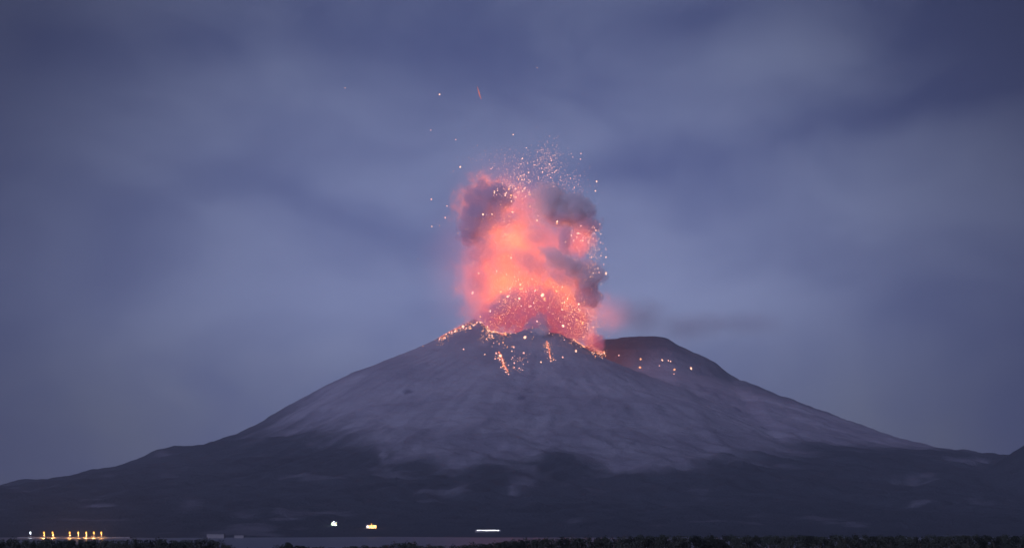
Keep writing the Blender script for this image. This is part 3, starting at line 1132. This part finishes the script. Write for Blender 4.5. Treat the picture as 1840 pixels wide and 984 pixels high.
proto = street_lamp()
ORD = {86: 'first orange street lamp on the quay, next to the white one', 101: 'second orange street lamp on the quay, just before the gap in the row',
       132: 'third orange street lamp on the quay, first after the gap in the row', 147: 'fourth orange street lamp on the quay, second after the gap',
       161: 'fifth orange street lamp on the quay, in the middle after the gap', 175: 'orange street lamp last but one before the dark end of the quay',
       188: 'last orange street lamp at the end of the quay toward the volcano', 62: 'dimmer white street lamp alone at the start of the quay'}
posts = [proto] + [copy_tree(proto) for _ in range(7)]
for i, px in enumerate([62, 86, 101, 132, 147, 161, 175, 188]):
    o = posts[i]
    o.location = (qx(px), QY + 2 + (i % 3), 1.9)
    o.scale = (1, 1, 0.8)
    o['label'] = ORD[px]
    o['category'] = 'street lamp'
    o['group'] = 'street lamps on the far quay'
    lens = [c for h in o.children if h.name.startswith('lamp_head') for c in h.children][0]
    lens.data = lens.data.copy()
    lens.data.materials.append(E_WHITE if px == 62 else E_ORANGE)
    ld = bpy.data.lights.new('lamp_light', 'POINT')
    ld.energy = 6000 if px == 62 else 70000
    ld.color = (.8, .9, 1.0) if px == 62 else (1.0, .46, .12)
    ld.shadow_soft_size = 0.4
    lo = bpy.data.objects.new('lamp_light', ld)
    COL.objects.link(lo)
    lo.parent = o
    lo.location = (0, -2.6, 5.6)


def house(px, py_base, w, d, h, label, cat='building', Y=None, roof='gable', lights=(), wins=3, mat=None):
    if Y is None:
        p = ground_hit2(px, py_base)
    else:
        p = at(px, py_base, Y)
    t = empty('harbour_building', p)
    tag(t, label, cat)
    bm = bmesh.new()
    add_box(bm, (0, 0, h / 2 - 1), (w, d, h + 2))
    link('wall', bm_mesh('wall', bm), mat or M_WALL, t)
    bm = bmesh.new()
    if roof == 'gable':
        v = [bm.verts.new(c) for c in [(-w / 2 - .5, -d / 2 - .5, h), (w / 2 + .5, -d / 2 - .5, h), (w / 2 + .5, d / 2 + .5, h), (-w / 2 - .5, d / 2 + .5, h), (-w / 2 - .5, 0, h + d * .28), (w / 2 + .5, 0, h + d * .28)]]
        for f in [(0, 1, 5, 4), (2, 3, 4, 5), (0, 4, 3), (1, 2, 5), (3, 2, 1, 0)]:
            bm.faces.new([v[k] for k in f])
    else:
        add_box(bm, (0, 0, h + .25), (w + 1, d + 1, .5))
    link('roof', bm_mesh('roof', bm), M_ROOF, t)
    for k in range(wins):
        bm = bmesh.new()
        add_box(bm, (-w / 2 + (k + .5) * w / wins, -d / 2 - .04, h * .55), (min(1.4, w / wins * .5), .1, 1.3))
        link('window', bm_mesh('window', bm), E_WIN, t)
    for (lx, lz, r, mat_, e, colr) in lights:
        bm = bmesh.new()
        bmesh.ops.create_icosphere(bm, subdivisions=2, radius=r, matrix=Matrix.Translation((lx, -d / 2 - 1.2, lz)))
        link('floodlight', bm_mesh('floodlight', bm), mat_, t)
        ld = bpy.data.lights.new('flood_light', 'POINT')
        ld.energy = e
        ld.color = colr
        ld.shadow_soft_size = .3
        lo = bpy.data.objects.new('flood_light', ld)
        COL.objects.link(lo)
        lo.parent = t
        lo.location = (lx, -d / 2 - 3.2, lz - .5)
    return t


_YS2 = np.arange(3350.0, 6000.0, 2.0)


def ground_hit2(px, py):
    a, b = at(px, py, 1000.0), at(px, py, 2000.0)
    X = a.x + (b.x - a.x) * (_YS2 - 1000) / 1000
    Z = a.z + (b.z - a.z) * (_YS2 - 1000) / 1000
    i = np.nonzero(np.maximum(terrain(X, _YS2), 0) >= Z)[0][0]
    return Vector((X[i], _YS2[i], max(float(terrain(X[i:i + 1], _YS2[i:i + 1])[0]), 0)))


WH, OR_, GR = (.85, .92, 1.0), (1.0, .5, .12), (.75, 1.0, .7)
house(601, 943, 12, 9, 7, 'small building under greenish white floodlights on the lower slope', lights=[(-1, 8, 1.0, E_WHITE, 2500, WH), (1.5, 3.5, 1.6, E_GREEN, 3000, GR), (-6, 2.5, .9, E_GREEN, 2500, GR), (3.5, 2.2, .9, E_GREEN, 3000, GR)])
house(667, 948, 22, 10, 6, 'wider building under orange floodlights right of the green lit one', lights=[(-7, 3.5, 1.7, E_WHITE, 2500, (1, .85, .7)), (-4, 4.5, 1.4, E_ORANGE, 3500, OR_), (1, 8.5, 1.0, E_ORANGE, 3500, OR_), (4, 4.2, 1.5, E_ORANGE, 5000, OR_), (8, 4.6, .9, E_ORANGE, 6000, OR_)], wins=5)
t = house(877, 955, 50, 10, 4.5, 'long low shed with a bright white strip of lights under its eaves', roof='flat', wins=0, mat=M_CONC)
t.rotation_euler.z = math.radians(-4)
bm = bmesh.new()
for k in range(11):
    add_box(bm, (-20 + k * 4.0, -5.6, 3.3 + 0.12 * math.sin(k)), (3.5, .5, .55 if k > 3 else .3))
link('light_strip', bm_mesh('light_strip', bm), em_mat('white_strip_light', (.88, .92, 1), 6, 'FRONT'), t)
house(388, 966, 30, 14, 7, 'unlit pale concrete building on the shore right of the lamp row', roof='flat', wins=0, mat=M_CONC, Y=3480)
house(430, 966, 16, 10, 5, 'small unlit shed beside the pale concrete building', roof='flat', wins=0, mat=M_CONC, Y=3490)

# ------------------------------------------------------------------ near shore with trees
NY = 520.0


def near(X, Y):
    z = 27 - 10.5 * sst(Y, 60, 480) - 22 * sst(Y, 560, 820)
    z = z + 3.2 * sst(X, 10, 60) * sst(Y, 250, 450) * sst(820 - Y, 0, 250) + fbm(X / 60, Y / 60, 3, 101) * 0.7
    return z


M_NEAR = surf_mat('near_ground', b_plain((0.05, 0.055, 0.04), 0.95, 0.05, 0.4, 0.4))
ng = heightfield('near_ground', np.linspace(-900, 900, 120), np.linspace(-200, 900, 90), near, M_NEAR)
tag(ng, 'dark wooded bank on the near side of the bay', kind='structure')


def b_leaf(gg, o):
    r_ = gg.n('ShaderNodeObjectInfo').outputs['Random']
    pos = gg.n('ShaderNodeTexCoord').outputs['Object']
    n = gg.noise(pos, 0.9, 3, .6)
    c = gg.mix(n, (0.014, 0.020, 0.016, 1), (0.040, 0.048, 0.036, 1))
    principled(gg, o, gg.mix(gg.mul(r_, .5), c, (0.05, 0.05, 0.04, 1)), 0.8, spec=.1)


M_LEAF = surf_mat('leaves', b_leaf)
M_BARK = surf_mat('bark', b_plain((0.10, 0.08, 0.06), 0.9, 3, .4, 0.03))


def tree_meshes(seed):
    r_ = random.Random(seed)
    bm = bmesh.new()
    add_tube(bm, [(0, 0, -.5), (.05, 0, 1.2), (.1 + r_.uniform(-.2, .2), .1, 2.8), (.2, r_.uniform(-.2, .2), 4.4)], [.22, .17, .12, .04], 7)
    ends = []
    for k in range(7):
        a = k * 2.4 + r_.random()
        z0 = 1.4 + k * .35
        L = r_.uniform(1.2, 2.0) * (1 - k * .05)
        e = Vector((math.cos(a) * L, math.sin(a) * L, z0 + r_.uniform(.8, 1.6)))
        add_tube(bm, [(.08, .03, z0), tuple(Vector((.08, .03, z0)).lerp(e, .5) + Vector((0, 0, .15))), tuple(e)], [.07, .045, .02], 5)
        ends.append(e)
    trunk = bm_mesh('trunk', bm)
    V, T = [], []
    cl = [(e, r_.uniform(.6, 1.05)) for e in ends] + [(Vector((r_.uniform(-1, 1), r_.uniform(-1, 1), r_.uniform(2.6, 4.8))), r_.uniform(.6, 1.0)) for _ in range(9)]
    for c, R_ in cl:
        for _ in range(70):
            d = Vector((r_.gauss(0, 1), r_.gauss(0, 1), r_.gauss(0, 1))).normalized()
            p = c + Vector((d.x, d.y, d.z * .75)) * R_ * (r_.random() ** .4)
            n1 = Vector((r_.gauss(0, 1), r_.gauss(0, 1), r_.gauss(0, 1))).normalized()
            n2 = n1.orthogonal().normalized()
            s_ = r_.uniform(.10, .20)
            b = len(V)
            V += [tuple(p + n1 * s_), tuple(p + n2 * s_ * .6), tuple(p - n1 * s_), tuple(p - n2 * s_ * .6)]
            T.append((b, b + 1, b + 2, b + 3))
    crown = np_mesh('crown', V, T, False)
    trunk.materials.append(M_BARK)
    crown.materials.append(M_LEAF)
    return trunk, crown


TM = [tree_meshes(100 + k) for k in range(5)]
TX = [-50, 380, 405, 425, 500, 512, 522, 532, 542, 560, 625, 640, 652, 665, 695, 708, 728, 748, 760, 780, 830, 848, 862, 880, 930, 1000, 1100, 1900]
TY = [965, 965, 973, 983, 981, 974, 971, 973, 980, 980, 980, 975, 975, 980, 978, 972, 970, 973, 978, 977, 977, 973, 972, 971, 966, 962, 959, 959]
TREE_ZONES = [
    (58, 'dark tree on the near bank left of the white quay lamp', 'trees left of the quay lamps'),
    (120, 'dark tree on the near bank below the first orange quay lamps', 'trees below the first quay lamps'),
    (200, 'dark tree on the near bank below the longer run of orange quay lamps', 'trees below the long run of quay lamps'),
    (355, 'dark tree on the near bank between the lamp row and the pale concrete building', 'trees between lamps and pale building'),
    (440, 'dark tree on the near bank below the pale concrete building and its shed', 'trees below the pale building'),
    (560, 'dark tree of the rounded clump left of the green lit building, before the water', 'tree clump left of the green light'),
    (690, 'dark tree on the near bank below the orange floodlit building, before the water', 'trees below the orange light'),
    (770, 'dark tree of the larger clump between the orange lights and the white strip', 'tree clump before the white strip'),
    (900, 'dark tree on the near bank below the long white strip of lights', 'trees below the white strip'),
    (1100, 'dark tree on the near bank just right of the white strip of lights', 'trees just right of the white strip'),
    (1400, 'dark tree on the near bank under the right foot of the volcano', 'trees under the right foot of the volcano'),
    (9999, 'dark tree at the far right end of the near bank, below the dark hill', 'trees at the right end of the bank'),
]
x_ = -20.0
while x_ < 1870:
    ty = float(np.interp(x_, TX, TY)) + random.uniform(-1.0, 1.6)
    Yt = NY + random.uniform(-22, 22)
    top = at(x_, ty, Yt)
    gz = float(near(np.array([top.x]), np.array([Yt]))[0])
    H = top.z - gz
    if H > 2.0:
        tr, cr = TM[random.randrange(5)]
        sc = H / 5.4
        t = empty('tree', (top.x, Yt, gz), random.uniform(0, 6.3))
        t.scale = (min(max(sc, .7), 1.25), min(max(sc, .7), 1.25), sc)
        zl, zg = next((l, gname) for lim, l, gname in TREE_ZONES if x_ < lim)
        tag(t, zl, 'tree', zg)
        for nm, me in (('trunk', tr), ('crown', cr)):
            link(nm, me, None, t)
    x_ += random.uniform(10, 17)
